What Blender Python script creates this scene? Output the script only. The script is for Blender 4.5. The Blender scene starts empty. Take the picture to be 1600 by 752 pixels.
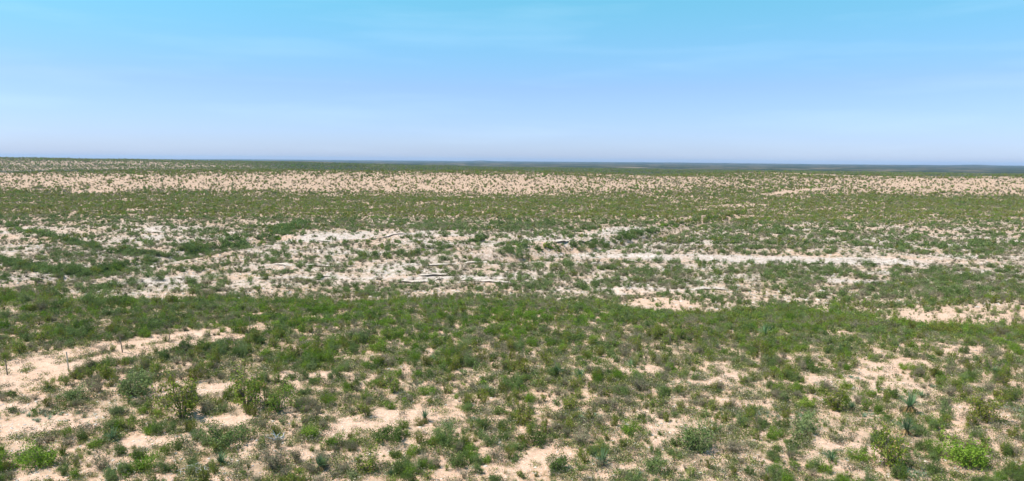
import bpy, math, random
import numpy as np
from mathutils import Matrix, Vector
R = math.radians
random.seed(7)
rng = np.random.default_rng(11)
sc = bpy.context.scene
COL = sc.collection

# ------------------------------------------------------------------ camera, sky, sun, exposure
F = 1100.0                      # focal length in pixels of a 1600 px wide frame
CAM_Z = 26.0
PITCH, ROLL = 6.45, 0.46
cd = bpy.data.cameras.new('camera'); cam = bpy.data.objects.new('camera', cd); COL.objects.link(cam)
cd.sensor_width = 36.0; cd.lens = 36.0 * F / 1600.0
cd.clip_start = 0.5; cd.clip_end = 60000
CM = Matrix.Rotation(R(90 - PITCH), 4, 'X') @ Matrix.Rotation(R(ROLL), 4, 'Z')
cam.matrix_world = Matrix.Translation((0, 0, CAM_Z)) @ CM
sc.camera = cam

SUN_EL, SUN_AZ = 60.0, -98.0     # azimuth from +Y, clockwise positive
w = bpy.data.worlds.new('World'); sc.world = w; w.use_nodes = True
nt = w.node_tree; nt.nodes.clear()
out = nt.nodes.new('ShaderNodeOutputWorld'); bg = nt.nodes.new('ShaderNodeBackground')
sky = nt.nodes.new('ShaderNodeTexSky'); sky.sky_type = 'NISHITA'; sky.sun_disc = False
sky.sun_elevation = R(SUN_EL); sky.sun_rotation = R(SUN_AZ)
sky.air_density = 1.0; sky.dust_density = 0.6; sky.ozone_density = 2.0; sky.altitude = 400
tc = nt.nodes.new('ShaderNodeTexCoord'); sx = nt.nodes.new('ShaderNodeSeparateXYZ')
nt.links.new(tc.outputs['Generated'], sx.inputs[0])
ramp = nt.nodes.new('ShaderNodeValToRGB'); cr = ramp.color_ramp
cr.elements[0].position = 0.0; cr.elements[0].color = (0.64, 0.77, 1.28, 1)
cr.elements[1].position = 0.25; cr.elements[1].color = (0.58, 1.28, 1.12, 1)
e = cr.elements.new(0.10); e.color = (0.66, 0.80, 1.06, 1)
nt.links.new(sx.outputs['Z'], ramp.inputs[0])
mul = nt.nodes.new('ShaderNodeMix'); mul.data_type = 'RGBA'; mul.blend_type = 'MULTIPLY'; mul.inputs[0].default_value = 1
nt.links.new(sky.outputs[0], mul.inputs[6]); nt.links.new(ramp.outputs[0], mul.inputs[7])
# thin cirrus: long faint streaks in the sky's direction space
mp = nt.nodes.new('ShaderNodeMapping'); mp.inputs['Scale'].default_value = (1.6, 1.6, 16)
nt.links.new(tc.outputs['Generated'], mp.inputs[0])
nz = nt.nodes.new('ShaderNodeTexNoise'); nz.inputs['Scale'].default_value = 2.2; nz.inputs['Detail'].default_value = 5
nt.links.new(mp.outputs[0], nz.inputs[0])
cr2 = nt.nodes.new('ShaderNodeValToRGB'); cr2.color_ramp.elements[0].position = 0.5; cr2.color_ramp.elements[1].position = 0.85
cr2.color_ramp.elements[0].color = (0, 0, 0, 1); cr2.color_ramp.elements[1].color = (0.12, 0.12, 0.12, 1)
nt.links.new(nz.outputs[0], cr2.inputs[0])
cm = nt.nodes.new('ShaderNodeMix'); cm.data_type = 'RGBA'
nt.links.new(cr2.outputs[0], cm.inputs[0]); nt.links.new(mul.outputs[2], cm.inputs[6]); cm.inputs[7].default_value = (6.5, 8.2, 9.6, 1)
nt.links.new(cm.outputs[2], bg.inputs[0]); bg.inputs[1].default_value = 0.097
nt.links.new(bg.outputs[0], out.inputs[0])

sl = bpy.data.lights.new('sun', 'SUN'); so = bpy.data.objects.new('sun', sl); COL.objects.link(so)
sl.energy = 4.4; sl.angle = R(0.5); sl.color = (1.0, 0.955, 0.88)
sd = Vector((math.sin(R(SUN_AZ)) * math.cos(R(SUN_EL)), math.cos(R(SUN_AZ)) * math.cos(R(SUN_EL)), math.sin(R(SUN_EL))))
so.rotation_euler = sd.to_track_quat('Z', 'Y').to_euler()
vs = sc.view_settings; vs.view_transform = 'Standard'; vs.look = 'None'; vs.exposure = 0.70; vs.gamma = 1.0; vs.use_curve_mapping = False

# ------------------------------------------------------------------ numeric helpers
CMn = np.array(CM.to_3x3())
def project(x, y, z):
    """world -> pixel of the 1600x752 photograph (for finding which place is which)"""
    p = np.stack([x, y, z - CAM_Z], -1) @ CMn
    d = np.maximum(-p[..., 2], 1e-3)
    return 800 + F * p[..., 0] / d, 376 - F * p[..., 1] / d, -p[..., 2]
def _hash(ix, iy, s):
    n = (ix * 374761393 + iy * 668265263 + s * 974634777) & 0xFFFFFFFF
    n = ((n ^ (n >> 13)) * 1274126177) & 0xFFFFFFFF
    return ((n ^ (n >> 16)) & 0xFFFFFF) / float(0xFFFFFF)
def vnoise(x, y, s=0):
    fx, fy = np.floor(x), np.floor(y); ix, iy = fx.astype(np.int64), fy.astype(np.int64)
    tx, ty = x - fx, y - fy; tx = tx * tx * (3 - 2 * tx); ty = ty * ty * (3 - 2 * ty)
    a = _hash(ix, iy, s); b = _hash(ix + 1, iy, s); c = _hash(ix, iy + 1, s); d = _hash(ix + 1, iy + 1, s)
    return (a * (1 - tx) + b * tx) * (1 - ty) + (c * (1 - tx) + d * tx) * ty
def fbm(x, y, sc_, s=0, o=4):
    r = 0; a = 1; t = 0; f = 1.0 / sc_
    for k in range(o):
        r = r + a * vnoise(x * f + 17.3 * k, y * f - 9.1 * k, s + k); t += a; a *= 0.5; f *= 2.03
    return r / t
def sstep(a, b, x):
    t = np.clip((x - a) / (b - a), 0, 1); return t * t * (3 - 2 * t)

# ------------------------------------------------------------------ the lie of the land (heights relative to the camera, by depth)
PROF = {
    -400: [(0, -15.6), (35, -16.0), (50, -15.3), (75, -15.6), (100, -21), (125, -25), (160, -25.5), (200, -24.5), (240, -24), (300, -23.5), (440, -24), (480, -23), (560, -14), (600, -12), (680, -22), (900, -21), (1080, -17), (1350, -4), (1600, -1.5), (2200, -16), (5000, -20), (12000, -9)],
    0:    [(0, -16.2), (35, -16.3), (50, -15.5), (75, -15.8), (98, -21), (125, -25), (160, -25.5), (200, -24.5), (240, -24), (300, -23.5), (440, -24), (480, -23), (560, -14), (600, -12.2), (680, -22), (850, -21.5), (1080, -17), (1350, -5), (1600, -0.5), (2200, -16), (5000, -20), (12000, -8)],
    400:  [(0, -16.2), (35, -16.3), (50, -15.6), (76, -15.9), (100, -22), (128, -25.7), (155, -25.5), (178, -24.8), (205, -24), (235, -23.2), (300, -23.5), (450, -24), (490, -22.5), (565, -12), (615, -9.5), (720, -20), (1100, -16), (1500, -8), (2000, -6), (2600, -16), (5000, -20), (12000, -9)],
    800:  [(0, -16.2), (35, -16.3), (50, -15.8), (78, -16.0), (100, -22), (130, -26), (150, -25.8), (175, -25), (200, -24), (230, -23), (300, -23.5), (450, -24), (500, -22), (570, -11.3), (620, -8.8), (720, -20), (1500, -18), (3000, -20), (6000, -18), (12000, -8)],
    1200: [(0, -16.2), (35, -16.3), (50, -16.0), (75, -17), (90, -21), (105, -23.7), (120, -25), (140, -25.5), (165, -25), (180, -24.8), (210, -23.5), (250, -22.5), (350, -24), (480, -24), (540, -21), (620, -13), (700, -9), (820, -18), (1500, -19), (3000, -20), (6000, -18), (12000, -8)],
    1600: [(0, -16.2), (35, -16.3), (50, -16.0), (68, -16.8), (80, -19.5), (92, -21.3), (110, -22.3), (125, -23.2), (150, -25), (180, -24.8), (220, -23.5), (260, -22.5), (380, -24), (480, -24), (520, -22), (590, -12), (640, -10), (760, -19), (1500, -19), (3000, -20), (6000, -18), (12000, -8)],
    2000: [(0, -16.2), (35, -16.3), (50, -16.0), (66, -16.8), (80, -19.5), (92, -21.0), (110, -22.0), (125, -23.0), (150, -24.6), (180, -24.8), (220, -23.5), (260, -22.5), (380, -24), (480, -24), (520, -22), (590, -12), (640, -10), (760, -19), (1500, -19), (3000, -20), (6000, -18), (12000, -8)],
}
LG = np.concatenate([np.arange(0, 120, 1.0), np.arange(120, 800, 4.0), np.geomspace(800, 14000, 60)])
def smoothp(pts):
    d = np.array([p[0] for p in pts], float); z = np.array([p[1] for p in pts], float)
    v = np.interp(LG, d, z)
    for _ in range(6):
        v[1:-1] = 0.25 * v[:-2] + 0.5 * v[1:-1] + 0.25 * v[2:]
    return v
PU = np.array(sorted(PROF)); PT = np.stack([smoothp(PROF[u]) for u in PU])
def udist(x, y):
    r = np.hypot(x, y); az = np.arctan2(x, y)
    azc = np.clip(az, R(-50), R(50))
    return 800 + F * np.tan(azc), r * np.cos(azc)
def base_h(x, y):
    u, Y = udist(x, y)
    Y = Y * (1 + 0.05 * (fbm(x, y, 90, 5, 2) - 0.5) * sstep(60, 130, Y))
    uu = np.clip(u + 160 * (fbm(x, y, 150, 3, 2) - 0.5), PU[0], PU[-1] - 1e-3)
    k = np.clip(np.searchsorted(PU, uu, side='right') - 1, 0, len(PU) - 2)
    t = (uu - PU[k]) / (PU[k + 1] - PU[k]); t = t * t * (3 - 2 * t)
    fi = np.interp(Y, LG, np.arange(len(LG))); i = np.clip(fi.astype(int), 0, len(LG) - 2); q = fi - i
    g = lambda kk: PT[kk, i] * (1 - q) + PT[kk, i + 1] * q
    return CAM_Z + g(k) * (1 - t) + g(k + 1) * t
def unproject(u, v, hf, start=20):
    """first hit of the ray through photo pixel (u,v) with the ground"""
    d = CMn @ np.array([(u - 800) / F, (376 - v) / F, -1.0])
    t = np.concatenate([np.arange(start, 300, 0.25), np.geomspace(300, 6000, 2500)])
    x, y, z = d[0] * t, d[1] * t, CAM_Z + d[2] * t
    hit = np.nonzero(z < hf(x, y))[0]
    i = hit[0] if len(hit) else len(t) - 1
    return float(x[i]), float(y[i])
def poly_world(pts, hf=base_h): return np.array([unproject(a, b, hf) for a, b in pts])
def seg_dist(x, y, P, ret_t=False):
    best = np.full(np.shape(x), 1e9)
    for (ax, ay), (bx, by) in zip(P[:-1], P[1:]):
        dx, dy = bx - ax, by - ay; L = dx * dx + dy * dy + 1e-9
        t = np.clip(((x - ax) * dx + (y - ay) * dy) / L, 0, 1)
        best = np.minimum(best, np.hypot(x - ax - t * dx, y - ay - t * dy))
    return best
GULLIES = [(poly_world(g), wd, dp) for g, wd, dp in (
    ([(10, 445), (130, 428), (250, 402), (330, 388), (420, 372)], 9, 1.6),
    ([(790, 400), (870, 388), (950, 378), (1010, 366), (1080, 347), (1160, 336)], 11, 3.4),
    ([(540, 405), (640, 398), (720, 384), (760, 372)], 5, 0.9),
)]
TRACKS = [poly_world(t) for t in ([(-40, 584), (60, 566), (180, 541), (290, 524), (405, 513)],
                                  [(-60, 612), (60, 590), (150, 565), (240, 545), (360, 528)])]
def land(x, y):
    h = base_h(x, y)
    u, Y = udist(x, y)
    r = np.hypot(x, y)
    h = h + 0.5 * (fbm(x, y, 14, 21, 3) - 0.5) * sstep(25, 40, Y) + 0.10 * (fbm(x, y, 1.6, 25, 2) - 0.5) * sstep(400, 200, r)
    h = h + 2.6 * (fbm(x, y, 60, 31, 3) - 0.5) * sstep(120, 330, Y) + 7 * (fbm(x, y, 500, 41, 3) - 0.5) * sstep(900, 2200, r)
    h = h + 16 * (fbm(x, y, 2600, 45, 4) - .5) * sstep(6000, 9500, r)
    for bu, bh, bw in ((752, 11, 14), (1515, 10, 26)): h = h + bh * np.exp(-((u - bu) / bw) ** 2) * sstep(8500, 10500, r)
    # erosion gullies down the far facing hillside
    h = h - 1.6 * np.abs(vnoise(x / 22.0 + 0.4 * fbm(x, y, 40, 8, 2), y / 130.0, 55) - 0.5) * sstep(480, 520, Y) * sstep(680, 600, Y)
    for P, wd, dp in GULLIES:
        d = seg_dist(x, y, P) + 3 * (fbm(x, y, 9, 61, 2) - 0.5)
        h = h - dp * (1 - sstep(0, wd, d))
    # limestone benches: low steps with soft treads
    m = sstep(132, 142, Y) * sstep(262, 235, Y)
    q = (h + 1.1 * (fbm(x, y, 26, 71, 3) - 0.5)) / 0.62
    fr = q - np.floor(q); st = (np.floor(q) + sstep(0.62, 0.95, fr)) * 0.62 - 1.1 * (fbm(x, y, 26, 71, 3) - 0.5)
    h = h + (st - h) * 0.85 * m
    for P in TRACKS:
        d = seg_dist(x, y, P); h = h - 0.10 * (1 - sstep(0.4, 1.5, d))
    return h

# ------------------------------------------------------------------ what grows where (read off the photograph, noise breaks it up)
YS = [246, 256, 262, 270, 280, 292, 301, 310, 330, 345, 360, 375, 390, 405, 420, 435, 450, 465, 477, 487, 500, 520, 540, 570, 620, 680, 760]
US = [0, 200, 400, 600, 800, 1000, 1200, 1400, 1600]
DT = np.array([
 [1.1, 1.1, 1., 1., 1., 1., 1., 1., 1.],
 [.5, .6, .8, .8, .8, .8, .9, .9, .9],
 [.9, .8, .8, .8, .9, .9, 1., 1., 1.],
 [.4, .6, .5, .5, .6, .6, .7, .9, .8],
 [.3, .3, .4, .4, .4, .4, .5, .3, .3],
 [.4, .3, .3, .3, .3, .4, .7, .2, .3],
 [.8, .8, .7, .6, .5, .8, .7, .5, .6],
 [.9, .9, 1., 1., .9, 1., .8, .9, .9],
 [1., 1., 1., 1., 1., 1., .8, .8, .8],
 [.8, .8, .7, 1., 1., 1., .9, .6, .7],
 [.5, .5, .5, .5, .6, .4, .8, .6, .7],
 [.4, .3, .35, .2, .35, .4, .7, .7, .8],
 [.4, .45, .5, .45, .45, .5, .6, .6, .8],
 [.5, .45, .4, .3, .4, .1, .15, .2, .3],
 [.5, .45, .4, .4, .5, .7, .7, .6, .5],
 [.5, .4, .3, .3, .45, .8, .8, .7, .7],
 [.6, .6, .6, .6, .6, .7, .8, .8, .7],
 [.5, .5, .6, .6, .7, .6, .6, .6, .6],
 [.5, .6, .7, .8, .9, .35, .7, .8, .4],
 [1., 1.3, 1.4, 1.4, 1.4, .6, 1.1, .4, .3],
 [1.3, 1.5, 1.6, 1.6, 1.5, 1.3, 1.3, .8, .35],
 [1.3, 1.3, 1.4, 1.4, 1.3, 1.2, 1.2, 1.1, 1.1],
 [.8, .7, .9, .9, .8, .8, .8, .7, .8],
 [.6, .7, .8, .7, .7, .7, .7, .6, .7],
 [.5, .6, .7, .7, .7, .7, .7, .55, .55],
 [.5, .55, .6, .6, .6, .6, .65, .55, .55],
 [.6, .6, .6, .6, .6, .6, .6, .6, .6]])
LIME = [(250, 0), (340, .1), (352, .6), (362, 1), (445, 1), (462, .5), (480, .25), (500, .05), (760, .1)]
BARE = [  # (u, y, half-width, half-height, tilt slope) bare ground patches seen in the photo
 (618, 654, 108, 15, -.16), (530, 674, 28, 14, 0), (345, 660, 55, 9, -.10), (235, 692, 50, 10, 0), (330, 607, 45, 7, -.1), (60, 664, 85, 13, 0),
 (20, 636, 40, 8, 0), (30, 604, 40, 8, -.1), (845, 722, 55, 20, -.3), (785, 738, 30, 12, 0), (240, 748, 50, 6, 0), (60, 748, 50, 7, 0), (700, 735, 40, 6, 0),
 (1000, 578, 40, 8, 0), (1130, 592, 40, 8, -.2), (1160, 632, 40, 7, 0), (1022, 668, 14, 26, 0), (1290, 598, 45, 9, 0), (1400, 605, 50, 10, 0), (1310, 700, 50, 9, 0),
 (1500, 655, 20, 30, .0), (1380, 580, 70, 14, -.2), (1500, 550, 40, 10, 0), (1350, 705, 40, 8, 0), (1240, 655, 30, 6, 0), (1310, 521, 28, 5, 0), (1230, 556, 22, 5, 0),
 (860, 640, 25, 8, 0), (700, 678, 30, 10, 0), (450, 590, 30, 9, 0), (500, 588, 25, 8, 0), (150, 600, 60, 8, -.2), (1040, 478, 60, 12, 0), (1500, 500, 110, 9, 0),
 (990, 455, 70, 6, 0), (240, 366, 20, 11, 0), (540, 370, 120, 7, -.06), (950, 362, 65, 6, -.1), (880, 380, 40, 7, 0), (610, 434, 200, 3, 0), (1230, 406, 370, 6, .02),
 (240, 440, 60, 6, -.05), (170, 465, 110, 6, -.03), (1350, 440, 60, 4, 0), (460, 372, 40, 6, 0), (150, 300, 60, 3, 0), (1150, 322, 60, 3, -.03), (1240, 300, 60, 3, -.1)]
DRAWS = [([(0, 405), (70, 425), (150, 430), (250, 402), (330, 388), (420, 372), (470, 350)], 9),
         ([(790, 392), (870, 386), (950, 380), (1010, 364), (1080, 347), (1160, 336)], 7),
         ([(540, 405), (640, 398), (700, 386), (760, 372)], 5),
         ([(0, 350), (180, 395), (250, 400)], 4)]
def table(u, v):
    fu = np.interp(u, US, np.arange(len(US))); fv = np.interp(v, YS, np.arange(len(YS)))
    i = np.clip(fv.astype(int), 0, len(YS) - 2); j = np.clip(fu.astype(int), 0, len(US) - 2); a, b = fv - i, fu - j
    return (DT[i, j] * (1 - b) + DT[i, j + 1] * b) * (1 - a) + (DT[i + 1, j] * (1 - b) + DT[i + 1, j + 1] * b) * a
def marks(x, y, z):
    """cover, lime, bare, drainage at world points"""
    u, v, d = project(x, y, z)
    u = np.clip(u, -500, 2100)
    wx = 12 * (fbm(x, y, 7, 101, 3) - 0.5) * np.clip(300 / np.maximum(y, 1), .3, 3)
    cov = table(u + 2 * wx, v + 0.3 * wx)
    lime = np.interp(v + 30 * (fbm(x, y, 30, 103, 3) - .5), [a for a, b in LIME], [b for a, b in LIME])
    bare = np.zeros_like(cov)
    for (bu, bv, hw, hh, k) in BARE:
        e = ((u - bu) / hw) ** 2 + ((v - bv - k * (u - bu)) / hh) ** 2
        e = e + 1.6 * (fbm(x, y, 2.2 if bv > 500 else 7, 107, 3) - .5)
        bare = np.maximum(bare, 1 - sstep(0.65, 1.15, e))
    tr = np.zeros_like(cov)
    for P in TRACKS:
        tr = np.maximum(tr, 1 - sstep(0.95, 1.20, seg_dist(x, y, P) * np.where(x < -34, .62, .78) + 0.12 * (fbm(x, y, 1.5, 109, 2) - .5)))
    dr = np.zeros_like(cov)
    for P, wdt in DRAWS:
        e = seg_dist(u, v * 1.6, [(a, b * 1.6) for a, b in P]) / (wdt * .95)
        dr = np.maximum(dr, 1 - sstep(0.35, 1.6, e + 2.2 * (fbm(x, y, 8, 113, 4) - .5)))
    return u, v, d, cov, lime, np.maximum(bare, tr), dr, tr

# ------------------------------------------------------------------ mesh helpers
def mesh_np(name, V, Q, mats, mi=None):
    """V (n,3), Q (m,4) quads"""
    me = bpy.data.meshes.new(name); V = np.asarray(V, np.float32); Q = np.asarray(Q, np.int32)
    me.vertices.add(len(V)); me.vertices.foreach_set('co', V.ravel())
    k = Q.shape[1]
    me.loops.add(Q.size); me.loops.foreach_set('vertex_index', Q.ravel())
    me.polygons.add(len(Q)); me.polygons.foreach_set('loop_start', np.arange(0, Q.size, k, dtype=np.int32))
    me.polygons.foreach_set('loop_total', np.full(len(Q), k, np.int32))
    for m in mats: me.materials.append(m)
    if mi is not None: me.polygons.foreach_set('material_index', np.asarray(mi, np.int32))
    me.update(calc_edges=True); me.validate()
    return me
def add_attr(me, name, arr, typ='FLOAT'):
    a = me.attributes.new(name, typ, 'POINT')
    a.data.foreach_set('vector' if typ == 'FLOAT_VECTOR' else 'value', np.ascontiguousarray(arr).ravel())
def thing(name, label, cat, loc, rz=0.0, scale=(1, 1, 1), group=None):
    o = bpy.data.objects.new(name, None); COL.objects.link(o); o.empty_display_size = 0.3
    o.location = loc; o.rotation_euler = (0, 0, rz); o.scale = scale
    o['label'] = label; o['category'] = cat
    if group: o['group'] = group
    return o
def part(name, me, parent):
    o = bpy.data.objects.new(name, me); COL.objects.link(o); o.parent = parent; return o

# ------------------------------------------------------------------ materials
def new_mat(name):
    m = bpy.data.materials.new(name); m.use_nodes = True; t = m.node_tree
    b = t.nodes['Principled BSDF']; b.inputs['Roughness'].default_value = 0.85
    b.inputs['Specular IOR Level'].default_value = 0.15
    return m, t, b
def mixc(t, f, a, b, mode='MIX'):
    n = t.nodes.new('ShaderNodeMix'); n.data_type = 'RGBA'; n.blend_type = mode
    for s, v in ((0, f), (6, a), (7, b)):
        if hasattr(v, 'links') or isinstance(v, bpy.types.NodeSocket): t.links.new(v, n.inputs[s])
        elif s == 0: n.inputs[0].default_value = v
        else: n.inputs[s].default_value = (*v, 1)
    return n.outputs[2]
def noise(t, scale, detail=4, vec=None, rough=0.6):
    n = t.nodes.new('ShaderNodeTexNoise'); n.inputs['Scale'].default_value = scale; n.inputs['Detail'].default_value = detail
    n.inputs['Roughness'].default_value = rough
    if vec is not None: t.links.new(vec, n.inputs['Vector'])
    return n.outputs[0]
def mrange(t, v, a, b, c=0.0, d=1.0):
    n = t.nodes.new('ShaderNodeMapRange'); t.links.new(v, n.inputs[0])
    n.inputs[1].default_value, n.inputs[2].default_value, n.inputs[3].default_value, n.inputs[4].default_value = a, b, c, d
    return n.outputs[0]
def math_(t, op, a, b=0.0):
    n = t.nodes.new('ShaderNodeMath'); n.operation = op
    for i, v in enumerate((a, b)):
        if isinstance(v, bpy.types.NodeSocket): t.links.new(v, n.inputs[i])
        else: n.inputs[i].default_value = v
    return n.outputs[0]
def leaf_mat(name, c1, c2, c3, trans=0.25, patch=18.0, dry=None):
    """c1..c2 by leaf, shifted to c3 by plant and by patch of ground"""
    m, t, b = new_mat(name)
    g = t.nodes.new('ShaderNodeNewGeometry'); oi = t.nodes.new('ShaderNodeObjectInfo')
    a = mixc(t, g.outputs['Random Per Island'], c1, c2)
    pn = noise(t, 1 / patch, 2, g.outputs['Position'])
    f = math_(t, 'MULTIPLY', oi.outputs['Random'], mrange(t, pn, 0.35, 0.65, 0.35, 1.0))
    a = mixc(t, f, a, c3)
    if dry is not None:
        a = mixc(t, mrange(t, g.outputs['Random Per Island'], 0.86, 0.9), a, dry)
    v = mrange(t, oi.outputs['Random'], 0, 1, 0.88, 1.65)
    hs = t.nodes.new('ShaderNodeHueSaturation'); t.links.new(a, hs.inputs['Color']); t.links.new(v, hs.inputs['Value'])
    a = hs.outputs[0]
    t.links.new(a, b.inputs['Base Color'])
    tr = t.nodes.new('ShaderNodeBsdfTranslucent'); t.links.new(a, tr.inputs[0])
    mx = t.nodes.new('ShaderNodeMixShader'); mx.inputs[0].default_value = trans
    t.links.new(b.outputs[0], mx.inputs[1]); t.links.new(tr.outputs[0], mx.inputs[2])
    t.links.new(mx.outputs[0], t.nodes['Material Output'].inputs[0])
    return m
M = {}
M['thorn'] = leaf_mat('dark_green_leaves', (.065, .115, .022), (.14, .195, .045), (.14, .165, .07))
M['creosote'] = leaf_mat('olive_leaves', (.125, .145, .012), (.25, .25, .04), (.095, .165, .022), dry=(.28, .18, .08))
M['mesquite'] = leaf_mat('bright_green_leaves', (.08, .16, .012), (.155, .255, .028), (.15, .19, .025))
M['grey'] = leaf_mat('grey_green_leaves', (.14, .15, .065), (.26, .235, .135), (.21, .175, .11), dry=(.32, .25, .19))
M['silver'] = leaf_mat('silver_leaves', (.11, .165, .10), (.20, .26, .18), (.13, .18, .12), trans=.1)
M['yucca'] = leaf_mat('yucca_blades', (.06, .12, .05), (.14, .21, .12), (.10, .16, .07), trans=.1)
M['straw'] = leaf_mat('dry_grass', (.30, .24, .11), (.20, .20, .07), (.13, .16, .045), trans=.2)
M['skirt'] = leaf_mat('dry_blades', (.22, .13, .05), (.32, .21, .09), (.20, .13, .06), trans=.1)
M['forb'] = leaf_mat('low_green_leaves', (.07, .12, .02), (.12, .17, .035), (.14, .14, .045), dry=(.42, .38, .16))
M['litter'] = leaf_mat('dry_litter', (.15, .13, .09), (.26, .22, .16), (.13, .14, .06), dry=(.45, .38, .30))
def bark_mat(name, c1, c2):
    m, t, b = new_mat(name)
    tcn = t.nodes.new('ShaderNodeTexCoord')
    t.links.new(mixc(t, mrange(t, noise(t, 9, 3, tcn.outputs['Object']), .35, .65), c1, c2), b.inputs['Base Color']); return m
M['bark'] = bark_mat('shrub_bark', (.10, .08, .06), (.19, .16, .13))
M['twig'] = bark_mat('grey_twigs', (.16, .13, .095), (.25, .20, .15))
M['deadwood'] = bark_mat('bleached_wood', (.42, .40, .39), (.60, .58, .57))
M['post'] = bark_mat('post_wood', (.16, .12, .09), (.28, .23, .18))
M['bleached_post'] = bark_mat('bleached_post_wood', (.50, .42, .33), (.62, .54, .44))

# stone
m, t, b = new_mat('limestone'); oi = t.nodes.new('ShaderNodeObjectInfo')
t.links.new(mixc(t, oi.outputs['Random'], (.62, .53, .46), (.40, .36, .34)), b.inputs['Base Color']); M['stone'] = m

# ground
m, t, b = new_mat('ground_soil'); M['ground'] = m
g = t.nodes.new('ShaderNodeNewGeometry'); P = g.outputs['Position']
def attr(n_):
    a = t.nodes.new('ShaderNodeAttribute'); a.attribute_name = n_; return a.outputs['Fac']
lime, covA, bareA, farA = attr('lime'), attr('cover'), attr('bare'), attr('far')
soil = mixc(t, mrange(t, noise(t, .35, 5, P), .35, .65), (.57, .33, .22), (.635, .41, .295))
soil = mixc(t, mrange(t, noise(t, 2.6, 5, P), .42, .62), soil, (.47, .30, .215))
soil = mixc(t, mrange(t, noise(t, 9, 4, P), .56, .64), soil, (.66, .50, .39))
rock = mixc(t, mrange(t, noise(t, .5, 6, P), .38, .62), (.67, .57, .52), (.50, .41, .37))
rock = mixc(t, mrange(t, noise(t, 3.3, 5, P), .52, .6), rock, (.36, .30, .27))
lf = math_(t, 'MULTIPLY', lime, mrange(t, noise(t, .06, 5, P), .38, .60, .1, .95))
c = mixc(t, lf, soil, rock)
c = mixc(t, math_(t, 'MULTIPLY', attr('mid'), mrange(t, noise(t, .9, 6, P, .75), .44, .58)), c, (.27, .185, .13))
c = mixc(t, math_(t, 'MULTIPLY', mrange(t, noise(t, 3.4, 6, P, .8), .50, .60), .55), c, (.34, .205, .14))
# gravel lag: small pale and dark stones lying on the soil
vo = t.nodes.new('ShaderNodeTexVoronoi'); vo.inputs['Scale'].default_value = 7; t.links.new(P, vo.inputs['Vector'])
gr = mrange(t, vo.outputs['Distance'], .20, .30, 1, 0)
gm = math_(t, 'MULTIPLY', gr, mrange(t, noise(t, .22, 4, P), .40, .56, .3, 1))
c = mixc(t, gm, c, mixc(t, .4, vo.outputs['Color'], (.62, .55, .50)) if False else mixc(t, mrange(t, noise(t, 6, 1, P), .4, .6), (.70, .62, .56), (.34, .28, .25)))
# litter and low growth between the shrubs
lit = math_(t, 'MULTIPLY', mrange(t, covA, .1, .9, .05, .6), mrange(t, noise(t, 1.1, 5, P), .46, .60))
lit = math_(t, 'MULTIPLY', lit, math_(t, 'SUBTRACT', 1.0, bareA))
c = mixc(t, lit, c, mixc(t, mrange(t, noise(t, 2.2, 3, P), .4, .6), (.16, .15, .075), (.25, .20, .13)))
# distant plain: brush cover beyond the modelled shrubs
fn = mrange(t, noise(t, .05, 6, P), .36, .66)
c = mixc(t, math_(t, 'MULTIPLY', farA, mrange(t, noise(t, .006, 5, P), .50, .68, 1, .45)), c, mixc(t, fn, (.018, .026, .016), (.04, .05, .03)))
t.links.new(c, b.inputs['Base Color'])
bp = t.nodes.new('ShaderNodeBump'); bp.inputs['Strength'].default_value = 0.5; bp.inputs['Distance'].default_value = 0.12
t.links.new(math_(t, 'ADD', noise(t, 1.7, 6, P), math_(t, 'MULTIPLY', gr, .25)), bp.inputs['Height']); t.links.new(bp.outputs[0], b.inputs['Normal'])
b.inputs['Roughness'].default_value = 0.95

# ------------------------------------------------------------------ the ground sheet
az = np.radians(np.concatenate([np.arange(-180, -52, 4.0), np.arange(-52, 52, 0.11), np.arange(52, 180, 4.0)]))
rr = np.concatenate([np.arange(0.5, 28, 2.5), 28 * 1.0052 ** np.arange(0, 625), 28 * 1.0052 ** 625 * 1.022 ** np.arange(1, 138)])
rr = rr[rr < 12500]
A, RR = np.meshgrid(az, rr)
X, Y = np.sin(A) * RR, np.cos(A) * RR
Z = land(X, Y)
_, _, _, cov, lime_, bare_, dr_, tr_ = marks(X.ravel(), Y.ravel(), Z.ravel())
nA, nR = len(az), len(rr)
idx = np.arange(nA * nR).reshape(nR, nA)
nx = np.roll(idx, -1, axis=1)
Q = np.stack([idx[:-1], nx[:-1], nx[1:], idx[1:]], -1).reshape(-1, 4)[:, ::-1]
V = np.stack([X, Y, Z], -1).reshape(-1, 3)
ctr = len(V); V = np.vstack([V, [[0, 0, Z[0].mean()]]])
me = mesh_np('ground', V, Q, [M['ground']])
ext = lambda a_, v0: np.append(a_, v0).astype(np.float32)
add_attr(me, 'lime', ext(lime_ * (1 + .9 * bare_), 0)); add_attr(me, 'cover', ext(np.clip(cov + dr_, 0, 1), 0)); add_attr(me, 'bare', ext(bare_, 0))
add_attr(me, 'mid', ext(sstep(110, 180, np.hypot(X, Y).ravel()) * .62 + .12 + .26 * sstep(470, 540, np.hypot(X, Y).ravel()), 0)); add_attr(me, 'far', ext(sstep(680, 1000, np.hypot(X, Y).ravel() + 150 * (fbm(X.ravel(), Y.ravel(), 120, 77, 3) - .5)) * (1 - .75 * sstep(-.30, -.42, (X / np.maximum(Y, 1)).ravel()) * sstep(1120, 1250, np.hypot(X, Y).ravel()) * sstep(2400, 1900, np.hypot(X, Y).ravel())), 0))
me.polygons.foreach_set('use_smooth', np.ones(len(me.polygons), bool))
go = bpy.data.objects.new('ground', me); COL.objects.link(go); go['kind'] = 'structure'
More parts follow.
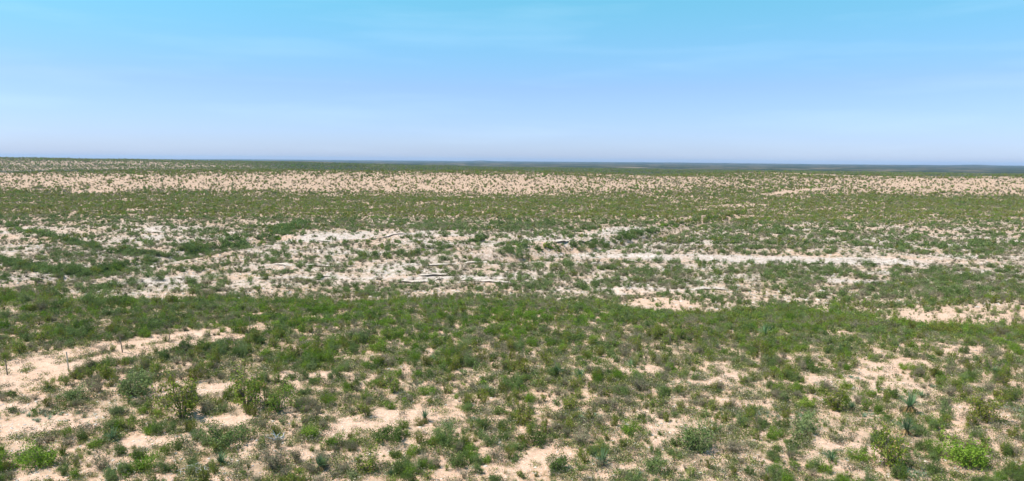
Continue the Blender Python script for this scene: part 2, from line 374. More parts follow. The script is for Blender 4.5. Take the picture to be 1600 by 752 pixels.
# height lookup straight from the sheet, so plants stand on it
lr = np.log(rr)
def ground_z(x, y):
    r = np.hypot(x, y); a = np.arctan2(x, y)
    fi = np.interp(r, rr, np.arange(nR)); fj = np.interp(a, az, np.arange(nA))
    i = np.clip(fi.astype(int), 0, nR - 2); j = np.clip(fj.astype(int), 0, nA - 2); p, q = fi - i, fj - j
    return (Z[i, j] * (1 - q) + Z[i, j + 1] * q) * (1 - p) + (Z[i + 1, j] * (1 - q) + Z[i + 1, j + 1] * q) * p

# ------------------------------------------------------------------ plant meshes
def leaves(C, size, asp, g, up=0.0):
    """one small folded-free quad per point of C"""
    n = len(C); d = g.normal(size=(n, 3)); d[:, 2] = d[:, 2] + up; d /= np.linalg.norm(d, axis=1)[:, None]
    e = np.cross(d, g.normal(size=(n, 3))); e /= np.linalg.norm(e, axis=1)[:, None]
    s = size * g.uniform(.6, 1.35, (n, 1)); d = d * s; e = e * s * asp
    V = np.stack([C - d, C + e * .9, C + d, C - e * .9], 1).reshape(-1, 3)
    return V, np.arange(4 * n).reshape(-1, 4)
def tubes(segs, sides=3):
    Vs, Qs, o = [], [], 0
    for a, b_, ra, rb in segs:
        d = b_ - a; L = np.linalg.norm(d)
        if L < 1e-5: continue
        d = d / L; u_ = np.cross(d, (0.3, 0.2, 0.93) if abs(d[2]) < .9 else (1, 0, 0)); u_ /= np.linalg.norm(u_); v_ = np.cross(d, u_)
        an = np.arange(sides) * 2 * np.pi / sides
        ring = np.cos(an)[:, None] * u_ + np.sin(an)[:, None] * v_
        Vs += [a + ring * ra, b_ + ring * rb]
        for k in range(sides):
            k2 = (k + 1) % sides; Qs.append((o + k, o + k2, o + sides + k2, o + sides + k))
        o += 2 * sides
    return np.concatenate(Vs), np.array(Qs)
def shrub_points(g, rad, h, nst, nleaf, vase, gap, spread=.09, base=0.0):
    """branch skeleton and leaf centres of a shrub of crown radius rad, height h"""
    segs, tips = [], []
    for s in range(nst):
        a = 2 * np.pi * (s + g.uniform(-.4, .4)) / nst; k = g.uniform(.25, 1.0) ** .7; L = g.uniform(.7, 1.05)
        p = np.array([0, 0, -.05]) + .05 * np.array([np.cos(a), np.sin(a), 0])
        end = np.array([np.cos(a) * rad * k, np.sin(a) * rad * k, h * L * (np.sqrt(max(0, 1 - (k * .85) ** 2)) if not vase else (1 - .35 * k))])
        mid = end * np.array([.42, .42, .55 if vase else .45]) + g.normal(0, .05, 3) * rad
        segs += [(p, mid, .022, .014), (mid, end, .014, .006)]
        for q in range(4):
            f = g.uniform(.35, 1); st = mid + (end - mid) * f if f > .3 else mid
            tip = st + g.normal(0, .22, 3) * np.array([rad, rad, h * .8]) + np.array([0, 0, .08 * h]); tip[2] = max(tip[2], .06 * h)
            segs.append((st, tip, .008, .004)); tips.append((st, tip))
        tips.append((mid, end))
    if gap > 0: tips = [tp for tp in tips if g.random() > gap]
    ii = g.integers(0, len(tips), nleaf); A_ = np.array([tips[i][0] for i in ii]); B_ = np.array([tips[i][1] for i in ii])
    f = g.uniform(base, 1.08, (nleaf, 1)); C = A_ + (B_ - A_) * f + g.normal(0, spread, (nleaf, 3)) * np.array([rad, rad, h * .9])
    an = np.arctan2(C[:, 1], C[:, 0]); ph = g.uniform(0, 6.28, 3); k_ = 1 + .22 * np.sin(an + ph[0]) + .18 * np.sin(2 * an + ph[1]) + .12 * np.sin(3 * an + ph[2]); C = C * k_[:, None]
    C[:, 2] = np.abs(C[:, 2]) + .02
    low = g.random(nleaf) < .22; C[low, 2] *= .35
    return segs, C
KIND = {  # rad, h, stems, vase, gap, leaves, size, aspect, spread, foliage mat, stem mat
    'thorn_shrub':    (.95, 1.05, 13, False, .22, 2300, .050, .55, .13, 'thorn', 'bark'),
    'creosote_bush':  (.62, 1.10, 15, True, .2, 1300, .046, .5, .11, 'creosote', 'bark'),
    'mesquite_bush':  (1.0, .95, 14, False, .2, 2500, .055, .45, .15, 'mesquite', 'bark'),
    'brittle_shrub':  (.66, .85, 20, True, .25, 900, .040, .45, .11, 'grey', 'twig'),
}
def kind_meshes(kn, seed, lod):
    rad, h, ns, vase, gap, nl, sz, asp, sp, fm, sm = KIND[kn]; g = np.random.default_rng(seed)
    segs, C = shrub_points(g, rad, h, ns, nl if lod == 0 else nl // (6 if lod == 1 else 18), vase, gap, sp)
    s = (1, 1.9, 3.2)[lod] * sz
    fv, fq = leaves(C, s, asp if lod < 2 else .7, g)
    if kn == 'brittle_shrub' and lod == 0:      # dense fine twigs show in this kind
        for _ in range(90):
            a_, b_, r1, r2 = segs[g.integers(0, len(segs))]; q = a_ + (b_ - a_) * g.uniform(.3, 1); segs.append((q, q + g.normal(0, .13, 3) + np.array([0, 0, .07]), .006, .003))
    if lod: segs = segs[:: 1 + lod]
    if lod: segs = [(a_, b_, r1 * 1.6, r2 * 2) for a_, b_, r1, r2 in segs]
    sv, sq = tubes(segs)
    return (fv, fq, M[fm]), (sv, sq, M[sm])
def joined(name, parts_):
    Vs, Qs, mi, mats, o = [], [], [], [], 0
    for k, (v, q, mt) in enumerate(parts_):
        Vs.append(v); Qs.append(q + o); o += len(v); mats.append(mt); mi += [k] * len(q)
    return mesh_np(name, np.concatenate(Vs), np.concatenate(Qs), mats, mi)
NEAR, LODC = {}, {}
for ki, kn in enumerate(KIND):
    NEAR[kn] = []
    for v in range(7):
        f_, s_ = kind_meshes(kn, 100 * ki + v, 0)
        NEAR[kn].append((mesh_np(kn + '_foliage', f_[0], f_[1], [f_[2]]), mesh_np(kn + '_stems', s_[0], s_[1], [s_[2]])))
    c_ = bpy.data.collections.new(kn + '_forms'); LODC[kn] = c_      # not linked: forms for the scattered masses
    for v in range(10):
        lod = 1 if v < 5 else 2
        o = bpy.data.objects.new('%s_form_%02d' % (kn, v), joined(kn + '_form', kind_meshes(kn, 100 * ki + 20 + v, lod))); c_.objects.link(o)

def blades(g, n, L, wdt, up0, up1, base_z=0.0, droop=.15, seg=2, base_r=.04):
    Vs, Qs, o = [], [], 0
    for k in range(n):
        a = g.uniform(0, 2 * np.pi); el = np.radians(g.uniform(up0, up1)); l = L * g.uniform(.7, 1.1)
        d = np.array([np.cos(a) * np.cos(el), np.sin(a) * np.cos(el), np.sin(el)]); sdv = np.array([-np.sin(a), np.cos(a), 0])
        p0 = np.array([np.cos(a), np.sin(a), 0]) * base_r + np.array([0, 0, base_z]); rows = []
        for q in range(seg + 1):
            f = q / seg; p = p0 + d * l * f - np.array([0, 0, droop * l * f * f]); ww = wdt * (1 - .9 * f) * (1 if q else .8)
            rows += [p - sdv * ww, p + sdv * ww]
        Vs.append(np.array(rows))
        for q in range(seg): Qs.append((o + 2 * q, o + 2 * q + 1, o + 2 * q + 3, o + 2 * q + 2))
        o += 2 * (seg + 1)
    return np.concatenate(Vs), np.array(Qs)

def scatter_collection(name, meshes):
    c_ = bpy.data.collections.new(name)
    for k, me_ in enumerate(meshes):
        c_.objects.link(bpy.data.objects.new('%s_form_%02d' % (name, k), me_))
    return c_
def scatter(name, label, pts, rot, scl, var, coll):
    """ONE stuff object: instances of the collection's forms on points"""
    me_ = bpy.data.meshes.new(name); me_.vertices.add(len(pts)); me_.vertices.foreach_set('co', np.asarray(pts, np.float32).ravel())
    add_attr(me_, 'rot', np.asarray(rot, np.float32)); add_attr(me_, 'scl', np.asarray(scl, np.float32), 'FLOAT_VECTOR')
    a = me_.attributes.new('variant', 'INT', 'POINT'); a.data.foreach_set('value', np.asarray(var, np.int32))
    o = bpy.data.objects.new(name, me_); COL.objects.link(o); o['kind'] = 'stuff'; o['label'] = label
    ng = bpy.data.node_groups.new(name + '_nodes', 'GeometryNodeTree')
    ng.interface.new_socket('Geometry', in_out='INPUT', socket_type='NodeSocketGeometry'); ng.interface.new_socket('Geometry', in_out='OUTPUT', socket_type='NodeSocketGeometry')
    N = ng.nodes.new; gi, gout = N('NodeGroupInput'), N('NodeGroupOutput')
    ci = N('GeometryNodeCollectionInfo'); ci.inputs['Collection'].default_value = coll; ci.inputs['Separate Children'].default_value = True; ci.inputs['Reset Children'].default_value = True
    ip = N('GeometryNodeInstanceOnPoints'); ip.inputs['Pick Instance'].default_value = True
    def at(n_, ty):
        q = N('GeometryNodeInputNamedAttribute'); q.data_type = ty; q.inputs['Name'].default_value = n_; return q.outputs['Attribute']
    cx = N('ShaderNodeCombineXYZ'); L = ng.links.new
    L(at('rot', 'FLOAT'), cx.inputs[2]); L(gi.outputs[0], ip.inputs['Points']); L(ci.outputs[0], ip.inputs['Instance'])
    L(at('variant', 'INT'), ip.inputs['Instance Index']); L(cx.outputs[0], ip.inputs['Rotation']); L(at('scl', 'FLOAT_VECTOR'), ip.inputs['Scale'])
    L(ip.outputs[0], gout.inputs[0])
    md = o.modifiers.new('scatter', 'NODES'); md.node_group = ng
    return o

# ------------------------------------------------------------------ where the shrubs stand
KN = list(KIND)
def wedge(n, r0, r1, half=46.0):
    r = np.sqrt(rng.uniform(r0 * r0, r1 * r1, n)); a = np.radians(rng.uniform(-half, half, n))
    return r * np.sin(a), r * np.cos(a)
def area(r0, r1, half=46.0): return np.radians(2 * half) * .5 * (r1 * r1 - r0 * r0)
allp = []
for (r0, r1, dens, s0, s1) in ((22, 50, 9.0, .12, .52), (50, 84, 7.2, .13, .60), (84, 140, 3.2, .20, .85), (140, 260, 2.9, .17, 1.20), (260, 500, .92, .30, 1.15), (500, 720, .78, .30, 1.5), (720, 1300, .08, .8, 2.0), (1300, 1900, .04, 1.2, 2.6)):
    n = int(area(r0, r1) * dens); x, y = wedge(n, r0, r1); z = ground_z(x, y)
    u, v, d, cov, lime_, bare_, dr, tr = marks(x, y, z)
    clump = .42 * fbm(x, y, 2.4 if r1 < 100 else 7, 201, 2) + .58 * fbm(x, y, .9 if r1 < 100 else 3, 203, 2)
    p = np.clip(cov, 0, 1.6) ** 1.3 * np.where(r1 < 100, .12 + sstep(.33, .64, clump), np.where(r1 < 261, .22 + sstep(.34, .62, clump), .35 + sstep(.3, .6, clump))) * (1 - np.where(r1 < 100, .84, .82) * bare_ * (1 - 0)) + (.10 + .75 * sstep(.42, .66, fbm(x, y, 4.5, 211, 3))) * dr * (1 - tr)
    p = p * (1 - .9 * tr)
    keep = rng.random(n) < p
    s = s0 + (s1 - s0) * rng.random(n) ** 2.2; s = s * (.75 + .5 * clump) * (1 + .35 * dr)
    allp.append(np.stack([x, y, z, s, cov, lime_, dr, u, v], 1)[keep])
allp = np.concatenate(allp)
x, y, s = allp[:, 0], allp[:, 1], allp[:, 3]
pn1 = fbm(x, y, 5, 301, 3) + .75 * (rng.random(len(x)) - .5); pn2 = fbm(x, y, 8, 305, 3) + .5 * (rng.random(len(x)) - .5)
kid = np.full(len(x), 1)                                        # creosote by default
kid[pn1 < .38] = 0; kid[(pn1 > .64)] = 3; kid[(pn2 > .66) & (pn1 < .58)] = 2
mid = (y > 120) & (y < 280) & (allp[:, 6] < .3); kid[mid & (kid == 1) & (rng.random(len(x)) < .75)] = 3; kid[mid & (kid == 0) & (s < .62)] = 3; kid[mid & (kid == 2)] = 0
kid[(allp[:, 6] > .4) & (rng.random(len(x)) < .8)] = 0
crest = (y > 60) & (y < 90) & (x < 10); kid[crest & (kid == 1) & (rng.random(len(x)) < .5)] = 2
far = y > 280; kid[far & (kid == 1) & (rng.random(len(x)) < .32)] = 3; kid[far & (kid == 0) & (rng.random(len(x)) < .6)] = 1; kid[far & (kid == 2) & (rng.random(len(x)) < .5)] = 3
# plants picked out in the photograph: (u, y of the foot, width in px, kind)
PICK = [(45, 738, 92, 2), (105, 632, 66, 0), (195, 628, 84, 0), (150, 742, 62, 3), (218, 742, 70, 2), (345, 706, 92, 0), (275, 664, 92, 1), (378, 642, 82, 1),
 (318, 652, 44, 3), (571, 656, 38, 1), (605, 700, 70, 0), (692, 690, 58, 0), (520, 702, 52, 2), (484, 690, 54, 2), (430, 650, 62, 1), (666, 622, 44, 2), (612, 618, 46, 1), (985, 682, 48, 2), (1002, 616, 50, 3), (970, 622, 44, 0),
 (1098, 716, 104, 0), (1150, 712, 50, 3), (1022, 747, 66, 0), (1266, 642, 44, 2), (1312, 648, 54, 1), (1262, 684, 66, 0), (1400, 740, 84, 1), (1535, 742, 118, 2), (1468, 712, 50, 2), (1545, 664, 62, 1), (1490, 622, 34, 3),
 (1460, 668, 40, 2), (1210, 690, 48, 2), (1215, 585, 34, 2), (1275, 585, 30, 0), (1420, 580, 34, 2), (1345, 725, 54, 2), (840, 700, 60, 0), (910, 700, 56, 3), (820, 670, 50, 1), (890, 645, 44, 1), (870, 745, 60, 0), (570, 745, 70, 1), (420, 745, 76, 3), (100, 700, 40, 3), (775, 720, 46, 3), (715, 738, 54, 0),
 (180, 524, 38, 0), (118, 513, 34, 0), (60, 540, 40, 1), (25, 556, 40, 1), (590, 552, 46, 2), (728, 512, 26, 2), (596, 498, 28, 2), (556, 526, 34, 3), (572, 512, 24, 2), (370, 523, 44, 2), (345, 520, 22, 2), (500, 492, 40, 2), (470, 508, 34, 2), (430, 512, 30, 2), (620, 497, 34, 2), (690, 500, 28, 2), (780, 505, 24, 1), (955, 553, 26, 0), (950, 498, 30, 2), (1080, 512, 34, 3), (1000, 518, 28, 2),
 (160, 595, 40, 1), (240, 590, 34, 1), (300, 600, 40, 1), (410, 560, 36, 2), (460, 560, 34, 1), (820, 590, 34, 1), (760, 600, 30, 0), (700, 560, 30, 2), (1380, 510, 30, 0), (1520, 520, 30, 2), (1470, 520, 28, 0), (1340, 480, 24, 1),
 (985, 413, 14, 0), (1030, 412, 20, 0), (1060, 413, 17, 0), (1110, 414, 12, 0), (1172, 412, 12, 0), (1158, 418, 12, 0), (648, 358, 12, 0), (652, 372, 16, 0), (745, 392, 13, 0), (700, 400, 14, 0), (890, 420, 24, 0), (845, 420, 22, 0), (925, 392, 26, 0), (908, 396, 22, 0), (945, 392, 22, 0),
 (975, 378, 28, 0), (1000, 372, 24, 0), (930, 370, 12, 0), (795, 398, 26, 0), (812, 408, 26, 0), (560, 408, 14, 0), (420, 408, 14, 0), (480, 407, 14, 0), (1240, 425, 22, 0), (1320, 420, 18, 0), (1362, 418, 26, 0), (1400, 432, 16, 0), (1500, 445, 22, 0), (1305, 395, 16, 0), (1412, 395, 20, 0), (1355, 395, 14, 0), (1490, 430, 18, 0), (205, 442, 18, 0), (245, 440, 26, 0), (500, 436, 14, 0), (330, 440, 22, 0)]
ax, ay, asz, ak = [], [], [], []
for (pu, pv, pw, pk) in PICK:
    wx_, wy_ = unproject(pu, min(pv, 751), ground_z); D = project(np.array(wx_), np.array(wy_), np.array(ground_z(wx_, wy_)))[2]
    ax.append(wx_); ay.append(wy_ + .25 * pw * D / F); asz.append((.70 if pv > 470 else .92) * pw * float(D) / F / (2 * KIND[KN[pk]][0] * 1.08)); ak.append(pk)
ax, ay = np.array(ax, float), np.array(ay, float)
# nothing random grows inside a picked plant
ok = np.ones(len(x), bool)
for (bu, bv, hw, hh, k) in BARE[:9]:
    ok &= (((allp[:, 7] - bu) / (hw * .95)) ** 2 + ((allp[:, 8] - bv - k * (allp[:, 7] - bu)) / (hh * .95)) ** 2 > 1) | (rng.random(len(x)) < .04)
for a_, b_, c_ in zip(ax, ay, asz):
    ok &= np.hypot(x - a_, y - b_) > (.75 * c_ + .25 * s)
X_ = np.concatenate([ax, x[ok]]); Y_ = np.concatenate([ay, y[ok]]); S_ = np.concatenate([asz, s[ok]]); K_ = np.concatenate([ak, kid[ok]]).astype(int)
Z_ = ground_z(X_, Y_); U_, V_, D_ = project(X_, Y_, Z_)
picked = np.arange(len(X_)) < len(ax)
S_ = S_ * np.where(picked, 1, np.array([.85, 1.0, .8, .95])[K_])
ROT = rng.uniform(0, 2 * np.pi, len(X_)); ST = np.stack([S_ * rng.uniform(.88, 1.15, len(S_)), S_ * rng.uniform(.88, 1.15, len(S_)), S_ * rng.uniform(.8, 1.25, len(S_)) * np.where(picked, 1, 1 + .3 * (Y_ < 130))], 1)
app = S_ * F / np.maximum(D_, 1)
inview = (U_ > -20) & (U_ < 1620) & (V_ > 255) & (V_ < 775)
# line of sight: heights between the camera and the plant
vis = np.ones(len(X_), bool); tt = np.linspace(.3, .985, 60)
for q in tt:
    vis &= ground_z(X_ * q, Y_ * q) < CAM_Z + (Z_ + .7 * S_ - CAM_Z) * q + .15
indiv = np.zeros(len(X_), bool)
LIMIT = {0: 290, 1: 290, 2: 200, 3: 240}
for k in range(4):
    c_ = np.nonzero((K_ == k) & inview & vis)[0]; c_ = c_[np.argsort(-(app[c_] + 1e4 * picked[c_]))][:LIMIT[k]]; indiv[c_] = True

# --- labels: by kind, by the landmark band they stand in, by order from the left
ROWS = [(695, 'along the bottom edge of the photo'), (640, 'level with the big bare sand patch'), (600, 'just uphill of the big bare sand patch'), (560, 'on the brushy slope below the dirt track level'),
        (520, 'level with the dirt track'), (472, 'along the crest of the near slope'), (430, 'on the pale slope beyond the crest'), (380, 'on the white limestone benches'), (0, 'on the green flats beyond the benches')]
COLS = ['at the far left', 'left of the dead stump', 'near the dead stump', 'left of centre', 'in the centre', 'right of centre', 'towards the right', 'at the far right']
LOOK = {0: 'dark green rounded thorn shrub', 1: 'olive green open creosote shrub', 2: 'bright green spreading mesquite shrub', 3: 'grey brown twiggy shrub'}
GRP = {0: 'dark green thorn shrubs across the slope', 1: 'olive creosote shrubs across the slope', 2: 'bright green mesquite shrubs across the slope', 3: 'grey twiggy shrubs across the slope'}
ORD = ['first', 'second', 'third', 'fourth', 'fifth', 'sixth', 'seventh', 'eighth', 'ninth', 'tenth', 'eleventh', 'twelfth', 'thirteenth', 'fourteenth', 'fifteenth', 'sixteenth', 'seventeenth', 'eighteenth', 'nineteenth', 'twentieth']
ROWS_S = ['at the bottom edge', 'level with the big sand patch', 'just above the big sand patch', 'on the slope below the track', 'level with the dirt track', 'along the near crest', 'on the pale slope', 'on the white benches', 'on the green flats']
COLS_S = ['far left', 'left', 'left of centre', 'just left of centre', 'just right of centre', 'right of centre', 'right', 'far right']
cells = {}
for i in np.nonzero(indiv)[0]:
    r_ = next(k for k, (lim, _) in enumerate(ROWS) if V_[i] >= lim); c_ = int(np.clip(U_[i] // 200, 0, 7))
    cells.setdefault((r_, c_, K_[i]), []).append(i)
NC = {'thorn_shrub': 0}
for (r_, c_, k), ids in cells.items():
    ids.sort(key=lambda i: U_[i])
    for q, i in enumerate(ids):
        if len(ids) == 1: lab = '%s %s, %s' % (LOOK[k], ROWS_S[r_], COLS_S[c_])
        else:
            o_ = 'leftmost' if q == 0 else 'rightmost' if q == len(ids) - 1 else ORD[min(q, 19)]
            lab = '%s %s %s, %s' % (o_, LOOK[k], ROWS_S[r_], COLS_S[c_])
        kn = KN[k]; f_, s_ = NEAR[kn][int(i * 7919) % 7]
        t_ = thing(kn, lab, 'shrub', (X_[i], Y_[i], Z_[i] - .03), ROT[i], tuple(ST[i]), GRP[k])
        part('foliage', f_, t_)
        if D_[i] < 120: part('stems', s_, t_)
for k in range(4):
    c_ = np.nonzero((K_ == k) & ~indiv)[0]; kn = KN[k]
    var = rng.integers(0, 5, len(c_)) + np.where(D_[c_] > 200, 5, 0)
    scatter({0: 'thorn_shrubbery', 1: 'creosote_shrubbery', 2: 'mesquite_shrubbery', 3: 'brittle_shrubbery'}[k], 'mass of %ss spreading over the plain' % LOOK[k],
            np.stack([X_[c_], Y_[c_], Z_[c_] - .03], 1), ROT[c_], ST[c_], var, LODC[kn])

# ------------------------------------------------------------------ grass, low herbs, stones
g = np.random.default_rng(5)
gm_ = []
for v in range(6):
    a_, q_ = blades(g, 26, .34, .007, 40, 88, 0, .2, 2, .06)
    gm_.append(mesh_np('grass_form', a_, q_, [M['straw']]))
gcol = scatter_collection('grass_forms', gm_)
fm_ = []
for v in range(6):
    C = g.normal(0, 1, (90, 3)) * np.array([.16, .16, .06]) + np.array([0, 0, .09]); C[:, 2] = np.maximum(C[:, 2], .01)
    a_, q_ = leaves(C, .035, .55, g, .3); fm_.append(mesh_np('herb_form', a_, q_, [M['forb'] if v < 3 else M['litter']]))
fcol = scatter_collection('herb_forms', fm_)
stn = []
for v in range(6):
    a_ = []; 
    import bmesh
    bm = bmesh.new(); bmesh.ops.create_icosphere(bm, subdivisions=1, radius=1)
    for vv in bm.verts: vv.co = Vector((vv.co.x * g.uniform(.75, 1.2), vv.co.y * g.uniform(.7, 1.1), max(vv.co.z, -.3) * g.uniform(.35, .6)))
    me_ = bpy.data.meshes.new('stone_form'); bm.to_mesh(me_); bm.free(); me_.materials.append(M['stone']); stn.append(me_)
scol = scatter_collection('stone_forms', stn)
def cover_points(dens, rings, fn):
    P_ = []
    for r0, r1, f in rings:
        n = int(area(r0, r1) * dens * f); x, y = wedge(n, r0, r1); z = ground_z(x, y); u, v, d, cov, lm, br, dr, tr = marks(x, y, z)
        k = rng.random(n) < fn(x, y, cov, lm, br, tr); P_.append(np.stack([x, y, z, d], 1)[k])
    return np.concatenate(P_)
P_ = cover_points(8, ((24, 60, 1), (60, 95, .6), (95, 170, .22)), lambda x, y, c, l, b_, t_: np.clip(c, 0, 1) * sstep(.42, .62, fbm(x, y, 1.3, 401, 3)) * (1 - .93 * b_) + .02)
s_ = rng.uniform(.5, 1.25, len(P_)); scatter('grass', 'tufts of straw coloured grass among the shrubs', P_[:, :3], rng.uniform(0, 6.28, len(P_)), np.stack([s_, s_, s_ * rng.uniform(.6, 1.2, len(s_))], 1), rng.integers(0, 6, len(P_)), gcol)
P_ = cover_points(12, ((24, 60, 1), (60, 95, .8), (95, 260, .10)), lambda x, y, c, l, b_, t_: np.clip(c + .2, 0, 1) * (.12 + .9 * sstep(.42, .58, fbm(x, y, 1.0, 411, 3))) * (1 - .85 * b_) + .015)
s_ = rng.uniform(.5, 1.5, len(P_)); scatter('undergrowth', 'low green and dry herbs between the shrubs', P_[:, :3], rng.uniform(0, 6.28, len(P_)), np.stack([s_, s_, s_], 1), rng.integers(0, 6, len(P_)), fcol)
P_ = cover_points(5, ((24, 60, 1), (60, 95, .5), (120, 250, .18)), lambda x, y, c, l, b_, t_: np.clip(.15 + .5 * ((x < -14) & (y < 46)) + .7 * sstep(.45, .7, fbm(x, y, 8, 421, 3)) + .3 * l, 0, 1) * (1 - .9 * t_))
s_ = .03 + .10 * rng.random(len(P_)) ** 3; s_ = s_ * np.where(P_[:, 3] > 110, 3.2, 1); scatter('gravel', 'loose pale limestone stones on the soil', P_[:, :3], rng.uniform(0, 6.28, len(P_)), np.stack([s_, s_, s_], 1), rng.integers(0, 6, len(P_)), scol)

# ------------------------------------------------------------------ yuccas
def yucca_parts(seed, skirt):
    g = np.random.default_rng(seed); hz = .26 if skirt else .12
    gv, gq = blades(g, 75, .62, .017, 5, 85, hz, .08, 2, .05)
    tv, tq = tubes([(np.array([0, 0, -.05]), np.array([0, 0, hz + .05]), .09, .08)], 7)
    sk = blades(g, 60, .40, .016, -70, -20, hz, .05, 2, .07) if skirt else blades(g, 26, .35, .014, -8, 12, hz, .1, 2, .06)
    return mesh_np('yucca_blades', gv, gq, [M['yucca']]), mesh_np('yucca_trunk', tv, tq, [M['bark']]), mesh_np('yucca_skirt', sk[0], sk[1], [M['skirt']])
YM = [yucca_parts(900 + k, k % 2) for k in range(6)]
YU = [(940, 728, 40, 0, 'tall blue green yucca standing above bright green herbs at the bottom centre'),
      (907, 596, 32, 0, 'spiky yucca with rust brown dry leaves at its right foot, centre'),
      (870, 590, 30, 1, 'olive yucca just left of the rust footed one, centre'),
      (1195, 525, 30, 0, 'dark yucca alone on the crest, right of centre'),
      (1201, 519, 18, 0, 'smaller dark yucca touching the lone crest yucca'),
      (1421, 646, 44, 1, 'large shaggy yucca with brown skirt, upper one of the right hand pair'),
      (1416, 682, 38, 1, 'yucca with tan dry skirt, lower one of the right hand pair'),
      (720, 573, 26, 0, 'round silver green yucca beyond the big sand patch, centre'),
      (674, 566, 20, 0, 'small silver green yucca left of the round silver one'),
      (664, 660, 28, 1, 'bright yucca at the right end of the big sand patch'),
      (700, 672, 22, 0, 'dark spiky yucca right of the big sand patch'),
      (760, 618, 26, 0, 'dark yucca with shaded foot uphill right of the sand patch'),
      (500, 735, 34, 1, 'shaggy yucca by pale ground at the bottom, left of centre'),
      (610, 745, 26, 0, 'pale green yucca at the bottom edge, left of centre'),
      (345, 728, 34, 0, 'light green yucca beside the grey brush pile'),
      (175, 690, 34, 0, 'grey green yucca on the gravel left of the long bare strip'),
      (1298, 722, 30, 0, 'bright green spiky yucca on pale ground, bottom right'),
      (1440, 622, 20, 0, 'small yucca behind the large shaggy one'),
      (1120, 545, 18, 0, 'small dull yucca on the slope right of centre'),
      (985, 575, 22, 0, 'small green yucca next to the tall straw stalks'),
      (1330, 642, 22, 0, 'dull green yucca left of the shaggy pair'),
      (1555, 585, 22, 0, 'small grey green yucca near the right edge'),
      (350, 625, 22, 0, 'small yucca amid creosote, left of centre')]
for k, (pu, pv, pw, sk, lab) in enumerate(YU):
    wx_, wy_ = unproject(pu, min(pv, 751), ground_z); zz = float(ground_z(wx_, wy_)); D = float(project(wx_, wy_, zz)[2])
    b_, tr_k, skm = YM[(2 * k + sk) % 6] if (2 * k + sk) % 2 == sk else YM[sk]
    s = pw * D / F / 1.05
    t_ = thing('yucca', lab, 'yucca', (wx_, wy_, zz - .02), k * 1.3, (s, s, s * 1.1), 'yuccas on the near slope')
    part('blades', b_, t_); part('trunk', tr_k, t_); part('dry_blades', skm, t_)

# silvery low clumps
def silver(seed):
    g = np.random.default_rng(seed); Vs, Qs, o = [], [], 0
    for q in range(16):
        a_, f_ = blades(g, 22, .17, .014, 10, 75, 0, .05, 2, .03); a_ = a_ + np.array([g.normal(0, .36), g.normal(0, .36), 0]); Vs.append(a_); Qs.append(f_ + o); o += len(a_)
    return mesh_np('agave_clump', np.concatenate(Vs), np.concatenate(Qs), [M['silver']])
SM = [silver(950 + k) for k in range(5)]
SP = [(905, 655, 46), (930, 650, 36), (1140, 645, 40), (1180, 648, 46), (1215, 645, 42), (1250, 650, 40), (1300, 712, 40), (1350, 650, 38), (1405, 665, 36), (1290, 605, 30), (1460, 605, 32), (1500, 600, 30), (1100, 560, 26), (1160, 545, 26),
      (1060, 600, 30), (780, 690, 40), (740, 655, 34), (880, 735, 50), (60, 648, 44), (80, 650, 40), (560, 720, 40), (1440, 745, 60), (1200, 735, 50), (1540, 610, 34), (1580, 640, 40), (650, 600, 28), (360, 590, 28), (300, 680, 36), (1230, 515, 22), (1300, 540, 26), (1000, 745, 44), (1330, 590, 30)]
for k, (pu, pv, pw) in enumerate(SP):
    wx_, wy_ = unproject(pu, min(pv, 751), ground_z); zz = float(ground_z(wx_, wy_)); D = float(project(wx_, wy_, zz)[2]); s = pw * D / F / 1.3
    r_ = next(q for q, (lim, _) in enumerate(ROWS) if pv >= lim)
    o = bpy.data.objects.new('agave_clump', SM[k % 5]); COL.objects.link(o); o.location = (wx_, wy_, zz - .01); o.rotation_euler = (0, 0, k * 2.1); o.scale = (s, s, s)
    cnt = sum(1 for (a, b, c) in SP[:k] if int(a // 200) == int(pu // 200) and next(q for q, (lim, _) in enumerate(ROWS) if b >= lim) == r_)
    o['category'] = 'agave'; o['group'] = 'silvery agave clumps'
    o['label'] = '%slow silvery agave clump %s, %s' % (('', 'another ', 'third ', 'fourth ', 'fifth ')[cnt], ROWS_S[r_], COLS_S[int(pu // 200)])

# ------------------------------------------------------------------ fence posts along the track
PO = [(12, 588, .075, 1.15, 'post', 'short dark fence post on the bare track at the left edge'),
      (108, 582, .085, 1.5, 'bleached_post', 'tall bleached fence post rising from the dirt track'),
      (192, 552, .08, 1.25, 'post', 'dark fence post standing between the two ruts of the track'),
      (264, 536, .07, 1.0, 'post', 'thin dark fence post half hidden beside a green bush on the track'),
      (391, 514, .08, 1.15, 'post', 'dark fence post at the far right end of the track')]
for k, (pu, pv, r_, h_, mt, lab) in enumerate(PO):
    wx_, wy_ = unproject(pu, pv, ground_z); zz = float(ground_z(wx_, wy_)); g = np.random.default_rng(60 + k); segs = []; p = np.array([0, 0, -.2])
    lean = g.normal(0, .05, 2)
    for q in range(5):
        n_ = p + np.array([lean[0], lean[1], 1]) * (h_ + .2) / 5 + np.array([*g.normal(0, .006, 2), 0]); segs.append((p, n_, r_ * (1 - .05 * q) * .62, r_ * (1 - .05 * (q + 1)) * .62)); p = n_
    segs.append((p, p + np.array([.01, 0, .03]), r_ * .45, r_ * .1))
    v_, q_ = tubes(segs, 8); o = bpy.data.objects.new('fence_post', mesh_np('fence_post', v_, q_, [M[mt]])); COL.objects.link(o); o.location = (wx_, wy_, zz)
    o['label'] = lab; o['category'] = 'fence post'; o['group'] = 'fence posts along the dirt track'

